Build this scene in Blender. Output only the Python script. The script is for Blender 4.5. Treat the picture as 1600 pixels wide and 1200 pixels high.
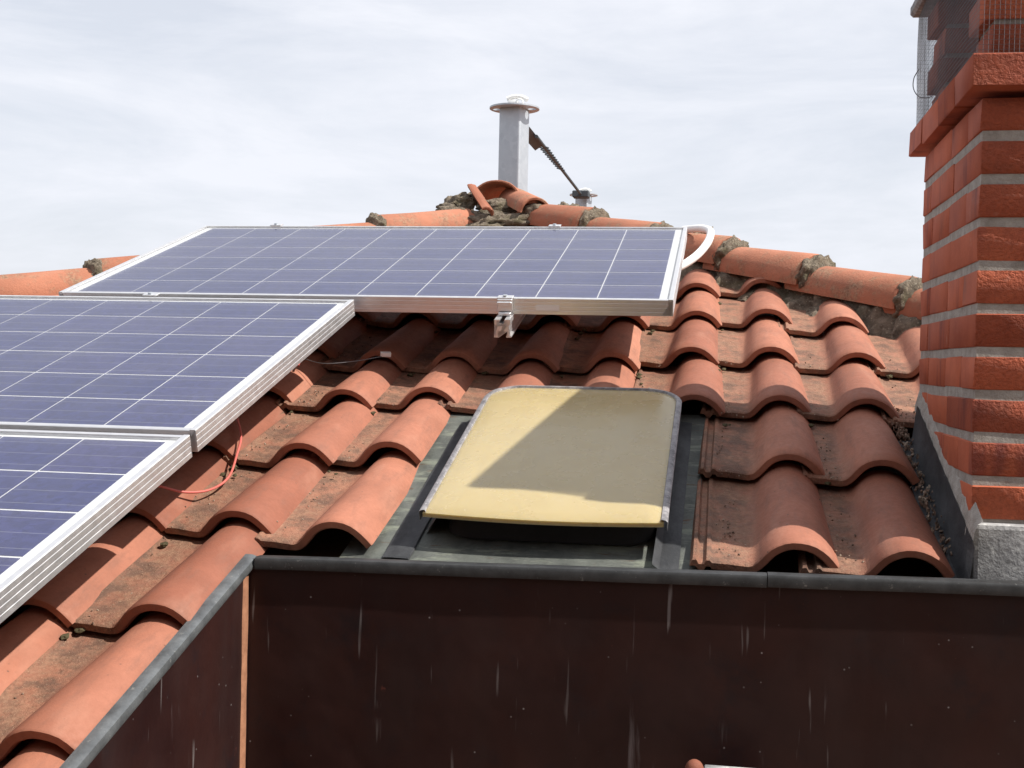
import bpy, bmesh, math, random
from mathutils import Vector, Matrix, Euler, noise
R = math.radians
random.seed(11)
scene = bpy.context.scene
COL = scene.collection
for o in list(bpy.data.objects):
    bpy.data.objects.remove(o)

# ------------------------------------------------------------------ camera
CAMPOS = Vector((1.74194, -4.01115, -0.44112))
FPX = 1927.63
CX = Vector((0.98536712, 0.16902955, 0.02192362))       # picture right
CY = Vector((0.02460016, -0.0137566, -0.99960272))      # picture down
CZ = Vector((-0.1686608, 0.98551498, -0.01771346))      # view direction
cam = bpy.data.cameras.new('camera')
cam.sensor_width = 36.0
cam.lens = FPX / 1600 * 36.0
cam.clip_start = 0.05
cam.clip_end = 3000
co = bpy.data.objects.new('camera', cam)
COL.objects.link(co)
m3 = Matrix((CX, -CY, -CZ)).transposed()
co.matrix_world = Matrix.Translation(CAMPOS) @ m3.to_4x4()
scene.camera = co

# ------------------------------------------------------------------ sky, sun, exposure
SUN_EL, SUN_AZ = R(50), math.atan2(0.989, -0.150)          # azimuth from +Y towards +X
tosun = Vector((math.sin(SUN_AZ) * math.cos(SUN_EL), math.cos(SUN_AZ) * math.cos(SUN_EL), math.sin(SUN_EL)))
world = bpy.data.worlds.new('World')
scene.world = world
world.use_nodes = True
wn, wl = world.node_tree.nodes, world.node_tree.links
wn.clear()
wo = wn.new('ShaderNodeOutputWorld')
bg = wn.new('ShaderNodeBackground')
sky = wn.new('ShaderNodeTexSky')
sky.sky_type = 'NISHITA'
sky.sun_disc = False
sky.sun_elevation = SUN_EL
sky.sun_rotation = SUN_AZ
sky.dust_density = 2.5
sky.air_density = 1.0
tc = wn.new('ShaderNodeTexCoord')
mp = wn.new('ShaderNodeMapping')
mp.inputs['Scale'].default_value = (1.0, 1.2, 4.5)
mp.inputs['Rotation'].default_value = (R(8), R(14), 0)
nz = wn.new('ShaderNodeTexNoise')
nz.inputs['Scale'].default_value = 3.1
nz.inputs['Detail'].default_value = 7
nz.inputs['Roughness'].default_value = 0.62
nz.inputs['Distortion'].default_value = 0.35
cr = wn.new('ShaderNodeValToRGB')
cr.color_ramp.elements[0].position = 0.34
cr.color_ramp.elements[0].color = (0.72, 0.72, 0.72, 1)
cr.color_ramp.elements[1].position = 0.62
cr.color_ramp.elements[1].color = (0.99, 0.99, 0.99, 1)
mx = wn.new('ShaderNodeMixRGB')
mx.inputs[2].default_value = (7.5, 7.70, 8.3, 1)
wl.new(tc.outputs['Generated'], mp.inputs['Vector'])
wl.new(mp.outputs['Vector'], nz.inputs['Vector'])
wl.new(nz.outputs['Fac'], cr.inputs['Fac'])
wl.new(cr.outputs['Color'], mx.inputs['Fac'])
wl.new(sky.outputs['Color'], mx.inputs[1])
wl.new(mx.outputs['Color'], bg.inputs['Color'])
bg.inputs['Strength'].default_value = 0.086
wl.new(bg.outputs['Background'], wo.inputs['Surface'])

sun = bpy.data.lights.new('sun', 'SUN')
sun.energy = 4.9
sun.angle = R(0.53)
sun.color = (1.0, 0.95, 0.87)
so = bpy.data.objects.new('sun', sun)
COL.objects.link(so)
so.rotation_euler = (-tosun).to_track_quat('-Z', 'Y').to_euler()
so.location = (5, -5, 6)

scene.view_settings.view_transform = 'Standard'
scene.view_settings.look = 'None'
scene.view_settings.gamma = 1
scene.view_settings.exposure = 0.50
scene.view_settings.use_curve_mapping = False
scene.render.engine = 'CYCLES'
scene.cycles.max_bounces = 8
scene.cycles.transparent_max_bounces = 12
scene.render.resolution_x, scene.render.resolution_y = 1024, 768


# ------------------------------------------------------------------ node helpers
def mat(name):
    m = bpy.data.materials.new(name)
    m.use_nodes = True
    nt = m.node_tree
    nt.nodes.clear()
    out = nt.nodes.new('ShaderNodeOutputMaterial')
    b = nt.nodes.new('ShaderNodeBsdfPrincipled')
    nt.links.new(b.outputs[0], out.inputs[0])
    return m, nt, b


class N:
    def __init__(s, nt): s.nt = nt
    def new(s, t): return s.nt.nodes.new(t)
    def ln(s, a, b): s.nt.links.new(a, b)
    def coord(s, kind='Object', scale=(1, 1, 1), loc=None, rot=None):
        t = s.new('ShaderNodeTexCoord'); m = s.new('ShaderNodeMapping')
        m.inputs['Scale'].default_value = scale
        if rot: m.inputs['Rotation'].default_value = rot
        s.ln(t.outputs[kind], m.inputs['Vector'])
        if loc is not None: s.ln(loc, m.inputs['Location'])
        return m.outputs['Vector']
    def rnd_loc(s, k=37.0):
        oi = s.new('ShaderNodeObjectInfo'); mu = s.new('ShaderNodeVectorMath'); mu.operation = 'SCALE'
        cmb = s.new('ShaderNodeCombineXYZ')
        for i in range(3): s.ln(oi.outputs['Random'], cmb.inputs[i])
        s.ln(cmb.outputs[0], mu.inputs[0]); mu.inputs['Scale'].default_value = k
        return mu.outputs[0]
    def noise(s, vec, scale, detail=4, rough=.55, dist=0):
        n = s.new('ShaderNodeTexNoise'); s.ln(vec, n.inputs['Vector'])
        n.inputs['Scale'].default_value = scale; n.inputs['Detail'].default_value = detail
        n.inputs['Roughness'].default_value = rough; n.inputs['Distortion'].default_value = dist
        return n.outputs['Fac']
    def voro(s, vec, scale, feature='F1', out='Distance'):
        n = s.new('ShaderNodeTexVoronoi'); s.ln(vec, n.inputs['Vector'])
        n.inputs['Scale'].default_value = scale; n.feature = feature
        return n.outputs[out]
    def ramp(s, fac, stops):
        r = s.new('ShaderNodeValToRGB'); s.ln(fac, r.inputs['Fac']); e = r.color_ramp.elements
        while len(e) < len(stops): e.new(0.5)
        for i, (p, c) in enumerate(stops):
            e[i].position = p
            e[i].color = (c, c, c, 1) if isinstance(c, (int, float)) else (*c, 1)
        return r.outputs['Color']
    def mix(s, fac, a, b, mode='MIX'):
        m = s.new('ShaderNodeMixRGB'); m.blend_type = mode
        for i, v in enumerate((fac, a, b)):
            if hasattr(v, 'is_output'): s.ln(v, m.inputs[i])
            elif isinstance(v, (int, float)): m.inputs[i].default_value = v if i == 0 else (v, v, v, 1)
            else: m.inputs[i].default_value = (*v, 1)
        return m.outputs['Color']
    def math(s, op, a, b=0.0, c=None):
        m = s.new('ShaderNodeMath'); m.operation = op
        for i, v in enumerate((a, b) if c is None else (a, b, c)):
            if hasattr(v, 'is_output'): s.ln(v, m.inputs[i])
            else: m.inputs[i].default_value = v
        return m.outputs[0]
    def sep(s, vec):
        n = s.new('ShaderNodeSeparateXYZ'); s.ln(vec, n.inputs[0]); return n.outputs
    def rnd(s): return s.new('ShaderNodeObjectInfo').outputs['Random']
    def bump(s, h, strength, dist, b, prev=None):
        n = s.new('ShaderNodeBump'); s.ln(h, n.inputs['Height'])
        n.inputs['Strength'].default_value = strength; n.inputs['Distance'].default_value = dist
        if prev is not None: s.ln(prev, n.inputs['Normal'])
        s.ln(n.outputs[0], b.inputs['Normal']); return n.outputs[0]


def finish(b, n, col, rough, metal=0.0, spec=0.5):
    if hasattr(col, 'is_output'): n.ln(col, b.inputs['Base Color'])
    else: b.inputs['Base Color'].default_value = (*col, 1)
    if hasattr(rough, 'is_output'): n.ln(rough, b.inputs['Roughness'])
    else: b.inputs['Roughness'].default_value = rough
    b.inputs['Metallic'].default_value = metal
    b.inputs['Specular IOR Level'].default_value = spec


# ------------------------------------------------------------------ materials
def make_tile_mat(name, base, old=0.0):
    m, nt, b = mat(name); n = N(nt)
    off = n.rnd_loc()
    v = n.coord('Object', (1, 1, 1), off)
    raw = n.sep(n.coord('Object'))
    big = n.noise(v, 9, 4, .6)
    fine = n.noise(v, 95, 4, .7)
    grit = n.noise(v, 320, 2, .6)
    c = n.mix(n.ramp(big, [(.3, 0), (.7, 1)]), tuple(x * .82 for x in base), tuple(min(1, x * 1.10) for x in base))
    c = n.mix(n.math('MULTIPLY', n.ramp(fine, [(.42, 0), (.75, 1)]), .35), c, (base[0] * .72, base[1] * .78, base[2] * .85))
    # kiln variation from tile to tile
    rv = n.rnd()
    c = n.mix(1.0, c, n.ramp(rv, [(0, (.70, .62, .60)), (.3, (.92, .91, .92)), (.7, (1.03, 1.03, 1.02)), (1, (1.18, 1.28, 1.34))]), 'MULTIPLY')
    # pale bloom along the crown
    bl = n.noise(n.coord('Object', (1, .3, 1), off), 22, 3, .5)
    c = n.mix(n.math('MULTIPLY', n.ramp(bl, [(.55, 0), (.8, 1)]), .30), c, (.44, .24, .17))
    if old == 0.0:
        # silt gathers in the flat pan on the left of every tile
        pan = n.new('ShaderNodeMapRange'); n.ln(raw[0], pan.inputs[0])
        pan.inputs[1].default_value = -.050; pan.inputs[2].default_value = -.082
        pm = n.math('MULTIPLY', pan.outputs[0], n.ramp(n.noise(v, 26, 5, .68), [(.28, .25), (.55, 1)]))
        silt = n.mix(n.ramp(n.noise(v, 90, 4, .7), [(.36, 0), (.64, 1)]), (.15, .085, .055), (.27, .165, .105))
        silt = n.mix(n.ramp(n.noise(v, 13, 4, .65), [(.46, 0), (.62, 1)]), silt, (.085, .058, .042))
        silt = n.mix(n.ramp(n.voro(v, 210), [(.10, 1), (.2, 0)]), silt, (.34, .27, .18))
        c = n.mix(n.math('MULTIPLY', pm, .8), c, silt)
        hd = n.ramp(pan.outputs[0], [(0, 0), (1, 1)])
        # black lichen specks on the rolls
        sp = n.math('MULTIPLY', n.ramp(n.voro(v, 46), [(.05, 1), (.10, 0)]), n.ramp(n.noise(v, 14, 2), [(.50, 0), (.58, 1)]))
        c = n.mix(n.math('MULTIPLY', sp, .7), c, (.07, .05, .04))
        # weather staining running down from the lap
        ws = n.math('MULTIPLY', n.ramp(n.noise(n.coord('Object', (1, .22, 1), off), 42, 5, .7), [(.50, 0), (.68, 1)]), .46)
        c = n.mix(ws, c, (.17, .082, .058))
        n1 = n.bump(n.noise(v, 240, 3, .7), .35, .0016, b)
        n.bump(n.math('MULTIPLY', n.noise(v, 130, 4, .75), hd), .8, .005, b, n1)
        finish(b, n, c, n.ramp(fine, [(.3, .62), (.7, .85)]), 0, .35)
    else:
        li = n.ramp(n.noise(v, 17, 6, .72), [(.5, 0), (.66, 1)])
        lc = n.mix(n.ramp(n.noise(v, 120, 3, .7), [(.4, 0), (.6, 1)]), (.085, .07, .05), (.30, .26, .17))
        c = n.mix(n.math('MULTIPLY', li, old), c, lc)
        n.bump(n.noise(v, 150, 4, .75), .6, .004, b)
        finish(b, n, c, .85, 0, .3)
    return m


M_TILE = make_tile_mat('terracotta_tile', (.340, .135, .084))
M_HIP = make_tile_mat('old_terracotta', (.35, .135, .080), .6)

m, nt, b = mat('roof_mortar'); n = N(nt); M_MORT = m
v = n.coord('Object')
c = n.mix(n.ramp(n.noise(v, 38, 6, .75), [(.36, 0), (.64, 1)]), (.13, .105, .08), (.36, .30, .23))
c = n.mix(n.ramp(n.noise(v, 12, 3, .6), [(.52, 0), (.7, 1)]), c, (.16, .138, .085))
c = n.mix(n.ramp(n.voro(v, 90), [(.12, 1), (.25, 0)]), c, (.42, .37, .29))
n.bump(n.noise(v, 70, 6, .8), 1.0, .02, b); finish(b, n, c, .95, 0, .2)

m, nt, b = mat('roof_deck'); n = N(nt); M_DECK = m
v = n.coord('Object')
c = n.mix(n.noise(v, 20, 5, .7), (.05, .035, .028), (.13, .09, .065)); finish(b, n, c, .95, 0, .2)

m, nt, b = mat('anodised_aluminium'); n = N(nt); M_ALU = m
v = n.coord('Object')
c = n.mix(n.noise(v, 30, 4, .6), (.66, .66, .67), (.78, .78, .79))
finish(b, n, c, n.ramp(n.noise(v, 60, 3), [(.3, .32), (.7, .46)]), .8, .5)

m, nt, b = mat('galvanised_steel'); n = N(nt); M_GALV = m
v = n.coord('Object')
c = n.mix(n.ramp(n.voro(v, 45, out='Color'), [(0, 0), (1, 1)]), (.40, .435, .48), (.47, .505, .55))
finish(b, n, c, .5, .5, .5)

m, nt, b = mat('white_plastic'); n = N(nt); M_WHITE = m
c = n.mix(n.noise(n.coord('Object'), 25, 4), (.72, .71, .69), (.82, .82, .81)); finish(b, n, c, .4)

m, nt, b = mat('backsheet_white'); n = N(nt); M_BACK = m
c = n.mix(n.noise(n.coord('Object'), 9, 4), (.70, .71, .73), (.80, .80, .80)); finish(b, n, c, .55)

m, nt, b = mat('silicon_cell'); n = N(nt); M_CELL = m
off = n.rnd_loc(13)
v = n.coord('Object', (1, 1, 1), off); s = n.sep(n.coord('Object'))
g = n.voro(v, 95, out='Color')
gb = n.new('ShaderNodeRGBToBW'); n.ln(g, gb.inputs[0])
c = n.mix(gb.outputs[0], (.020, .027, .112), (.041, .051, .188))
c = n.mix(1.0, c, n.ramp(n.rnd(), [(0, (.72, .80, .92)), (.5, (1, 1, 1)), (1, (1.28, 1.10, 1.02))]), 'MULTIPLY')
# three printed busbars along the row
yy = n.math('ADD', s[1], .078)
fr = n.math('ABSOLUTE', n.math('SUBTRACT', n.math('FRACT', n.math('DIVIDE', yy, .052)), .5))
bus = n.math('LESS_THAN', fr, .016)
c = n.mix(n.math('MULTIPLY', bus, .5), c, (.36, .37, .42))
finish(b, n, c, .38, 0, .5)

m = bpy.data.materials.new('panel_glass'); m.use_nodes = True; M_GLASS = m
nt = m.node_tree; nt.nodes.clear(); n = N(nt)
out = n.new('ShaderNodeOutputMaterial'); tr = n.new('ShaderNodeBsdfTransparent'); gl = n.new('ShaderNodeBsdfGlossy')
tr.inputs[0].default_value = (.97, .98, .98, 1)
gl.inputs['Roughness'].default_value = .10
fz = n.new('ShaderNodeFresnel'); fz.inputs[0].default_value = 1.48
ms = n.new('ShaderNodeMixShader'); n.ln(fz.outputs[0], ms.inputs[0]); n.ln(tr.outputs[0], ms.inputs[1]); n.ln(gl.outputs[0], ms.inputs[2])
df = n.new('ShaderNodeBsdfDiffuse'); df.inputs[0].default_value = (.40, .39, .40, 1)
ms2 = n.new('ShaderNodeMixShader')
dv = n.coord('Object')
dust = n.ramp(n.noise(dv, 5, 6, .7), [(.3, .018), (.75, .08)])
n.ln(dust, ms2.inputs[0]); n.ln(ms.outputs[0], ms2.inputs[1]); n.ln(df.outputs[0], ms2.inputs[2])
n.ln(ms2.outputs[0], out.inputs[0])


def brick_mat():
    m, nt, b = mat('rustic_brick'); n = N(nt)
    off = n.rnd_loc(); v = n.coord('Object', (1, 1, 1), off)
    c = n.mix(n.ramp(n.noise(v, 14, 5, .6), [(.3, 0), (.7, 1)]), (.33, .075, .036), (.46, .118, .056))
    c = n.mix(n.ramp(n.noise(n.coord('Object', (.4, .4, .1), off), 30, 3), [(.56, 0), (.7, 1)]), c, (.19, .045, .032))
    c = n.mix(1.0, c, n.ramp(n.rnd(), [(0, (.74, .70, .72)), (.5, (1, 1, 1)), (1, (1.16, 1.18, 1.16))]), 'MULTIPLY')
    gm = n.new('ShaderNodeTexCoord'); ns = n.sep(gm.outputs['Normal'])
    fm0 = n.ramp(n.math('ABSOLUTE', ns[1]), [(.5, .15), (.8, 1)])
    # soot and pale bloom in patches
    c = n.mix(n.math('MULTIPLY', n.ramp(n.noise(v, 7, 5, .7), [(.56, 0), (.72, 1)]), .55), c, (.12, .045, .035))
    c = n.mix(n.math('MULTIPLY', n.ramp(n.noise(v, 24, 5, .75), [(.62, 0), (.75, 1)]), .35), c, (.46, .27, .20))
    rg = n.noise(v, 170, 3, .6, .15)
    dents = n.ramp(rg, [(.36, 0), (.60, 1)])
    c = n.mix(n.math('MULTIPLY', n.math('MULTIPLY', n.math('SUBTRACT', 1.0, dents), fm0), .30), c, (.16, .04, .022))
    # rustic dragged relief on the stretcher faces only
    gm = n.new('ShaderNodeTexCoord'); ns = n.sep(gm.outputs['Normal'])
    fm = n.ramp(n.math('ABSOLUTE', ns[1]), [(.5, .15), (.8, 1)])
    n.bump(n.math('MULTIPLY', dents, fm), .6, .0026, b)
    finish(b, n, c, .8, 0, .3)
    return m


M_BRICK = brick_mat()

m, nt, b = mat('cement_mortar'); n = N(nt); M_CEM = m
v = n.coord('Object')
c = n.mix(n.ramp(n.noise(v, 30, 6, .7), [(.3, 0), (.7, 1)]), (.25, .225, .20), (.45, .42, .385))
n.bump(n.noise(v, 110, 5, .75), .8, .006, b); finish(b, n, c, .95, 0, .2)

m, nt, b = mat('grey_concrete'); n = N(nt); M_CONC = m
v = n.coord('Object')
c = n.mix(n.ramp(n.noise(v, 16, 7, .72), [(.35, 0), (.65, 1)]), (.15, .15, .155), (.42, .42, .42))
c = n.mix(n.ramp(n.voro(v, 55), [(.1, 1), (.25, 0)]), c, (.5, .5, .49))
n.bump(n.noise(v, 80, 5, .7), .6, .006, b); finish(b, n, c, .9, 0, .25)

m, nt, b = mat('soot'); n = N(nt); M_SOOT = m
c = n.mix(n.noise(n.coord('Object'), 20, 4), (.015, .012, .012), (.05, .035, .03)); finish(b, n, c, .95, 0, .2)

m, nt, b = mat('zinc'); n = N(nt); M_ZINC = m
v = n.coord('Object')
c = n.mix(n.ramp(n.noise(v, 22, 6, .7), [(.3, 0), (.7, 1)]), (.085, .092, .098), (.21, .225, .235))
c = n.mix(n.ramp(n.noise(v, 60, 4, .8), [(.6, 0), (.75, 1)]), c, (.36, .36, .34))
finish(b, n, c, .5, .55, .5)

m, nt, b = mat('dark_zinc'); n = N(nt); M_CAP = m
v = n.coord('Object')
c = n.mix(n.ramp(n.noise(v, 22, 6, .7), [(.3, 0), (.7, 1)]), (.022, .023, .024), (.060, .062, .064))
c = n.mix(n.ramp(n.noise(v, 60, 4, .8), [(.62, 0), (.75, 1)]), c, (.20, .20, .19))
finish(b, n, c, .5, .4, .45)

m, nt, b = mat('curb_shade'); n = N(nt); M_CURB_SHADE = m  # shade below the skylight cover put into the curb colour
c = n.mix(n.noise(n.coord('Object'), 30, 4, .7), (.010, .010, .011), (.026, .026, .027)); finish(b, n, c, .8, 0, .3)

m, nt, b = mat('patinated_flashing'); n = N(nt); M_FLASH = m
v = n.coord('Object', (1, .55, 1))
c = n.mix(n.ramp(n.noise(v, 15, 6, .7), [(.35, 0), (.65, 1)]), (.135, .145, .138), (.27, .29, .262))
c = n.mix(n.ramp(n.noise(n.coord('Object', (.3, 1, 1)), 26, 5, .7), [(.52, 0), (.62, 1)]), c, (.37, .40, .33))
c = n.mix(n.ramp(n.noise(n.coord('Object', (.25, 1, 1)), 33, 4, .7, 1), [(.6, 0), (.68, 1)]), c, (.20, .115, .075))
n.bump(n.noise(v, 60, 4, .7), .3, .004, b); finish(b, n, c, .6, .15, .4)

m, nt, b = mat('lead_flashing'); n = N(nt); M_LEAD = m
v = n.coord('Object', (1, .5, 1))
c = n.mix(n.ramp(n.noise(v, 18, 5, .7), [(.3, 0), (.7, 1)]), (.062, .066, .072), (.15, .155, .165))
n.bump(n.noise(v, 40, 4, .6), .4, .006, b); finish(b, n, c, .55, .35, .45)

m, nt, b = mat('amber_polycarbonate'); n = N(nt); M_AMB = m
v = n.coord('Object')
c = n.mix(n.ramp(n.noise(v, 5, 5, .6), [(.3, 0), (.7, 1)]), (.385, .308, .155), (.42, .340, .180))
c = n.mix(n.math('MULTIPLY', n.ramp(n.noise(v, 70, 5, .7), [(.55, 0), (.72, 1)]), .22), c, (.34, .27, .14))
c = n.mix(n.math('MULTIPLY', n.ramp(n.noise(n.coord('Object', (1, .16, 1)), 34, 5, .7), [(.55, 0), (.75, 1)]), .30), c, (.30, .245, .15))
c = n.mix(n.math('MULTIPLY', n.ramp(n.noise(n.coord('Object', (1.5, 1, 1)), 11, 6, .75), [(.58, 0), (.70, 1)]), .18), c, (.47, .41, .28))
finish(b, n, c, n.ramp(n.noise(v, 12, 4), [(.3, .20), (.7, .34)]), 0, .6)
b.inputs['Subsurface Weight'].default_value = .6
b.inputs['Subsurface Radius'].default_value = (.03, .024, .011)
b.inputs['Subsurface Scale'].default_value = .8

m, nt, b = mat('grey_rim'); n = N(nt); M_RIM = m
v = n.coord('Object')
c = n.mix(n.ramp(n.noise(v, 45, 5, .75), [(.35, 0), (.65, 1)]), (.13, .125, .135), (.34, .33, .34))
c = n.mix(n.ramp(n.noise(v, 150, 3, .7), [(.6, 0), (.68, 1)]), c, (.55, .53, .53)); finish(b, n, c, .6, .2, .4)


def paint_mat():
    m, nt, b = mat('brown_wall_paint'); n = N(nt)
    v = n.coord('Object')
    c = n.mix(n.ramp(n.noise(v, 3.2, 5, .6), [(.3, 0), (.7, 1)]), (.0150, .0058, .0058), (.031, .0108, .0088))
    c = n.mix(n.ramp(n.noise(v, 11, 5, .7), [(.55, 0), (.75, 1)]), c, (.013, .0075, .009))
    st = n.noise(n.coord('Object', (30, 30, 2.4), rot=(0, R(7), 0)), 1.0, 5, .62, .5)
    gate = n.ramp(n.noise(v, 4.2, 3, .6), [(.44, 0), (.58, 1)])
    sk = n.math('MULTIPLY', n.ramp(st, [(.655, 0), (.75, 1)]), gate)
    c = n.mix(n.math('MULTIPLY', sk, .30), c, (.30, .27, .28))
    st2 = n.noise(n.coord('Object', (75, 75, 6), rot=(R(2), R(-6), 0)), 1.0, 2, .5)
    sk2 = n.math('MULTIPLY', n.ramp(st2, [(.68, 0), (.75, 1)]), n.ramp(n.noise(v, 6, 2), [(.44, 0), (.56, 1)]))
    c = n.mix(n.math('MULTIPLY', sk2, .35), c, (.34, .32, .32))
    sp = n.math('MULTIPLY', n.ramp(n.voro(v, 37), [(.03, 1), (.075, 0)]), n.ramp(n.noise(v, 9, 3), [(.47, 0), (.56, 1)]))
    c = n.mix(n.math('MULTIPLY', sp, .6), c, (.32, .30, .30))
    c = n.mix(n.math('MULTIPLY', n.ramp(n.noise(n.coord('Object', (9, 9, .5)), 1.0, 5, .65), [(.52, 0), (.72, 1)]), .35), c, (.026, .015, .014))
    rs = n.ramp(n.noise(v, 24, 4, .7), [(.72, 0), (.78, 1)])
    c = n.mix(n.math('MULTIPLY', rs, .6), c, (.12, .035, .025))
    n.bump(n.noise(v, 5, 3, .5), .22, .03, b)
    finish(b, n, c, n.ramp(n.noise(v, 8, 4), [(.3, .36), (.7, .6)]), 0, .28)
    return m


M_PAINT = paint_mat()

m, nt, b = mat('old_sealant'); n = N(nt); M_SEAL = m
c = n.mix(n.ramp(n.noise(n.coord('Object'), 40, 5, .7), [(.3, 0), (.7, 1)]), (.20, .085, .045), (.36, .17, .095)); finish(b, n, c, .8)

m, nt, b = mat('red_cable'); n = N(nt); M_RED = m
c = n.mix(n.noise(n.coord('Object'), 30, 3), (.50, .10, .085), (.60, .16, .13)); finish(b, n, c, .45)
m, nt, b = mat('dark_wire'); n = N(nt); M_DARK = m
c = n.mix(n.noise(n.coord('Object'), 30, 3), (.030, .040, .050), (.055, .068, .080)); finish(b, n, c, .7, 0)
m, nt, b = mat('mesh_wire'); n = N(nt); M_WIRE = m
c = n.mix(n.noise(n.coord('Object'), 60, 3), (.10, .10, .11), (.22, .22, .23)); finish(b, n, c, .5, .5)
m, nt, b = mat('pebble'); n = N(nt); M_PEB = m
c = n.ramp(n.noise(n.coord('Object'), 60, 2), [(.35, (.10, .07, .05)), (.5, (.22, .14, .10)), (.62, (.33, .27, .21))]); finish(b, n, c, .9)
m, nt, b = mat('dry_moss'); n = N(nt); M_MOSS = m
c = n.mix(n.noise(n.coord('Object'), 90, 3), (.035, .030, .018), (.10, .085, .045)); finish(b, n, c, .95, 0, .2)
m, nt, b = mat('terrace_paving'); n = N(nt); M_PAVE = m
c = n.mix(n.noise(n.coord('Object'), 6, 5, .7), (.20, .13, .10), (.30, .21, .16)); n.bump(n.noise(n.coord('Object'), 60, 4), .3, .004, b); finish(b, n, c, .8)
m, nt, b = mat('far_ground'); n = N(nt); M_GND = m
c = n.mix(n.ramp(n.noise(n.coord('Object'), .05, 6, .7), [(.35, 0), (.65, 1)]), (.07, .085, .04), (.22, .19, .13)); finish(b, n, c, .95)

m, nt, b = mat('house_render'); n = N(nt); M_HOUSE = m
c = n.mix(n.noise(n.coord('Object'), 4, 6, .7), (.20, .12, .09), (.28, .18, .13)); finish(b, n, c, .9)

# ------------------------------------------------------------------ object helpers


def tag(o, label=None, cat=None, group=None, kind=None):
    if label: o['label'] = label
    if cat: o['category'] = cat
    if group: o['group'] = group
    if kind: o['kind'] = kind
    return o


def empty(name, loc=(0, 0, 0), rot=(0, 0, 0), k=1.0):
    o = bpy.data.objects.new(name, None)
    o.empty_display_size = .05
    o.location = loc; o.rotation_euler = rot; o.scale = (k, k, k)
    COL.objects.link(o)
    return o


def me_from(bm, name, smooth=None):
    """smooth: None = flat, otherwise the angle above which edges stay sharp"""
    bmesh.ops.recalc_face_normals(bm, faces=bm.faces)
    if smooth is not None:
        for f in bm.faces: f.smooth = True
        for e in bm.edges:
            if len(e.link_faces) == 2:
                e.smooth = e.calc_face_angle(0) < R(smooth)
    me = bpy.data.meshes.new(name)
    bm.to_mesh(me); bm.free()
    return me


def ob(name, me, m, parent=None, loc=(0, 0, 0), rot=(0, 0, 0)):
    if isinstance(me, bmesh.types.BMesh): me = me_from(me, name)
    o = bpy.data.objects.new(name, me)
    if m and not me.materials: me.materials.append(m)
    COL.objects.link(o)
    o.parent = parent
    o.location = loc
    o.rotation_euler = rot
    return o


def box_bm(lo, hi, bevel=0.0, seg=2, bm=None):
    t = bmesh.new()
    bmesh.ops.create_cube(t, size=1)
    for v in t.verts:
        v.co = Vector([lo[i] + (v.co[i] + .5) * (hi[i] - lo[i]) for i in range(3)])
    if bevel:
        bmesh.ops.bevel(t, geom=t.edges[:], offset=bevel, segments=seg, affect='EDGES', profile=.6)
    if bm is None: return t
    merge(bm, t); return bm


def merge(bm, t):
    me = bpy.data.meshes.new('tmp'); t.to_mesh(me); t.free(); bm.from_mesh(me); bpy.data.meshes.remove(me)


def centred_box(name, lo, hi, m, parent=None, bevel=0.0, seg=2, smooth=None):
    c = [(lo[i] + hi[i]) / 2 for i in range(3)]
    bm = box_bm([lo[i] - c[i] for i in range(3)], [hi[i] - c[i] for i in range(3)], bevel, seg)
    return ob(name, me_from(bm, name, smooth), m, parent, c)


def tube_bm(pts, r, sides=8, bm=None, closed_ends=True, radii=None):
    bm = bm or bmesh.new()
    pts = [Vector(p) for p in pts]
    rings = []
    up = Vector((0, 0, 1))
    for i, p in enumerate(pts):
        d = (pts[min(i + 1, len(pts) - 1)] - pts[max(i - 1, 0)]).normalized()
        a = d.cross(up)
        if a.length < .05: a = d.cross(Vector((1, 0, 0)))
        a.normalize(); bb = d.cross(a).normalized()
        rr = radii[i] if radii else r
        rings.append([bm.verts.new(p + rr * (a * math.cos(2 * math.pi * k / sides) + bb * math.sin(2 * math.pi * k / sides))) for k in range(sides)])
    for i in range(len(rings) - 1):
        for k in range(sides):
            bm.faces.new((rings[i][k], rings[i][(k + 1) % sides], rings[i + 1][(k + 1) % sides], rings[i + 1][k]))
    if closed_ends:
        bm.faces.new(rings[0][::-1]); bm.faces.new(rings[-1])
    return bm


def spline(pts, n=8):
    pts = [Vector(p) for p in pts]
    q = [2 * pts[0] - pts[1]] + pts + [2 * pts[-1] - pts[-2]]
    out = []
    for i in range(1, len(q) - 2):
        for k in range(n):
            t = k / n
            a, b_, c_, d = q[i - 1], q[i], q[i + 1], q[i + 2]
            out.append(.5 * ((2 * b_) + (-a + c_) * t + (2 * a - 5 * b_ + 4 * c_ - d) * t * t + (-a + 3 * b_ - 3 * c_ + d) * t ** 3))
    out.append(pts[-1])
    return out


def extrude_profile(prof, a, b, axis):
    """closed 2-D profile swept along axis ('x' or 'y') from a to b; prof holds the two other coordinates"""
    bm = bmesh.new()
    def P(t, p): return (t, p[0], p[1]) if axis == 'x' else (p[0], t, p[1])
    r0 = [bm.verts.new(P(a, p)) for p in prof]; r1 = [bm.verts.new(P(b, p)) for p in prof]
    k = len(prof)
    for i in range(k): bm.faces.new((r0[i], r0[(i + 1) % k], r1[(i + 1) % k], r1[i]))
    f0 = bm.faces.new(r0[::-1]); f1 = bm.faces.new(r1)
    bmesh.ops.triangulate(bm, faces=[f0, f1])
    return bm


# ------------------------------------------------------------------ frames of the place
S = R(16.8)                       # slope of the solar panels
ST = R(17.957)                    # slope of the tiles
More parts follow.
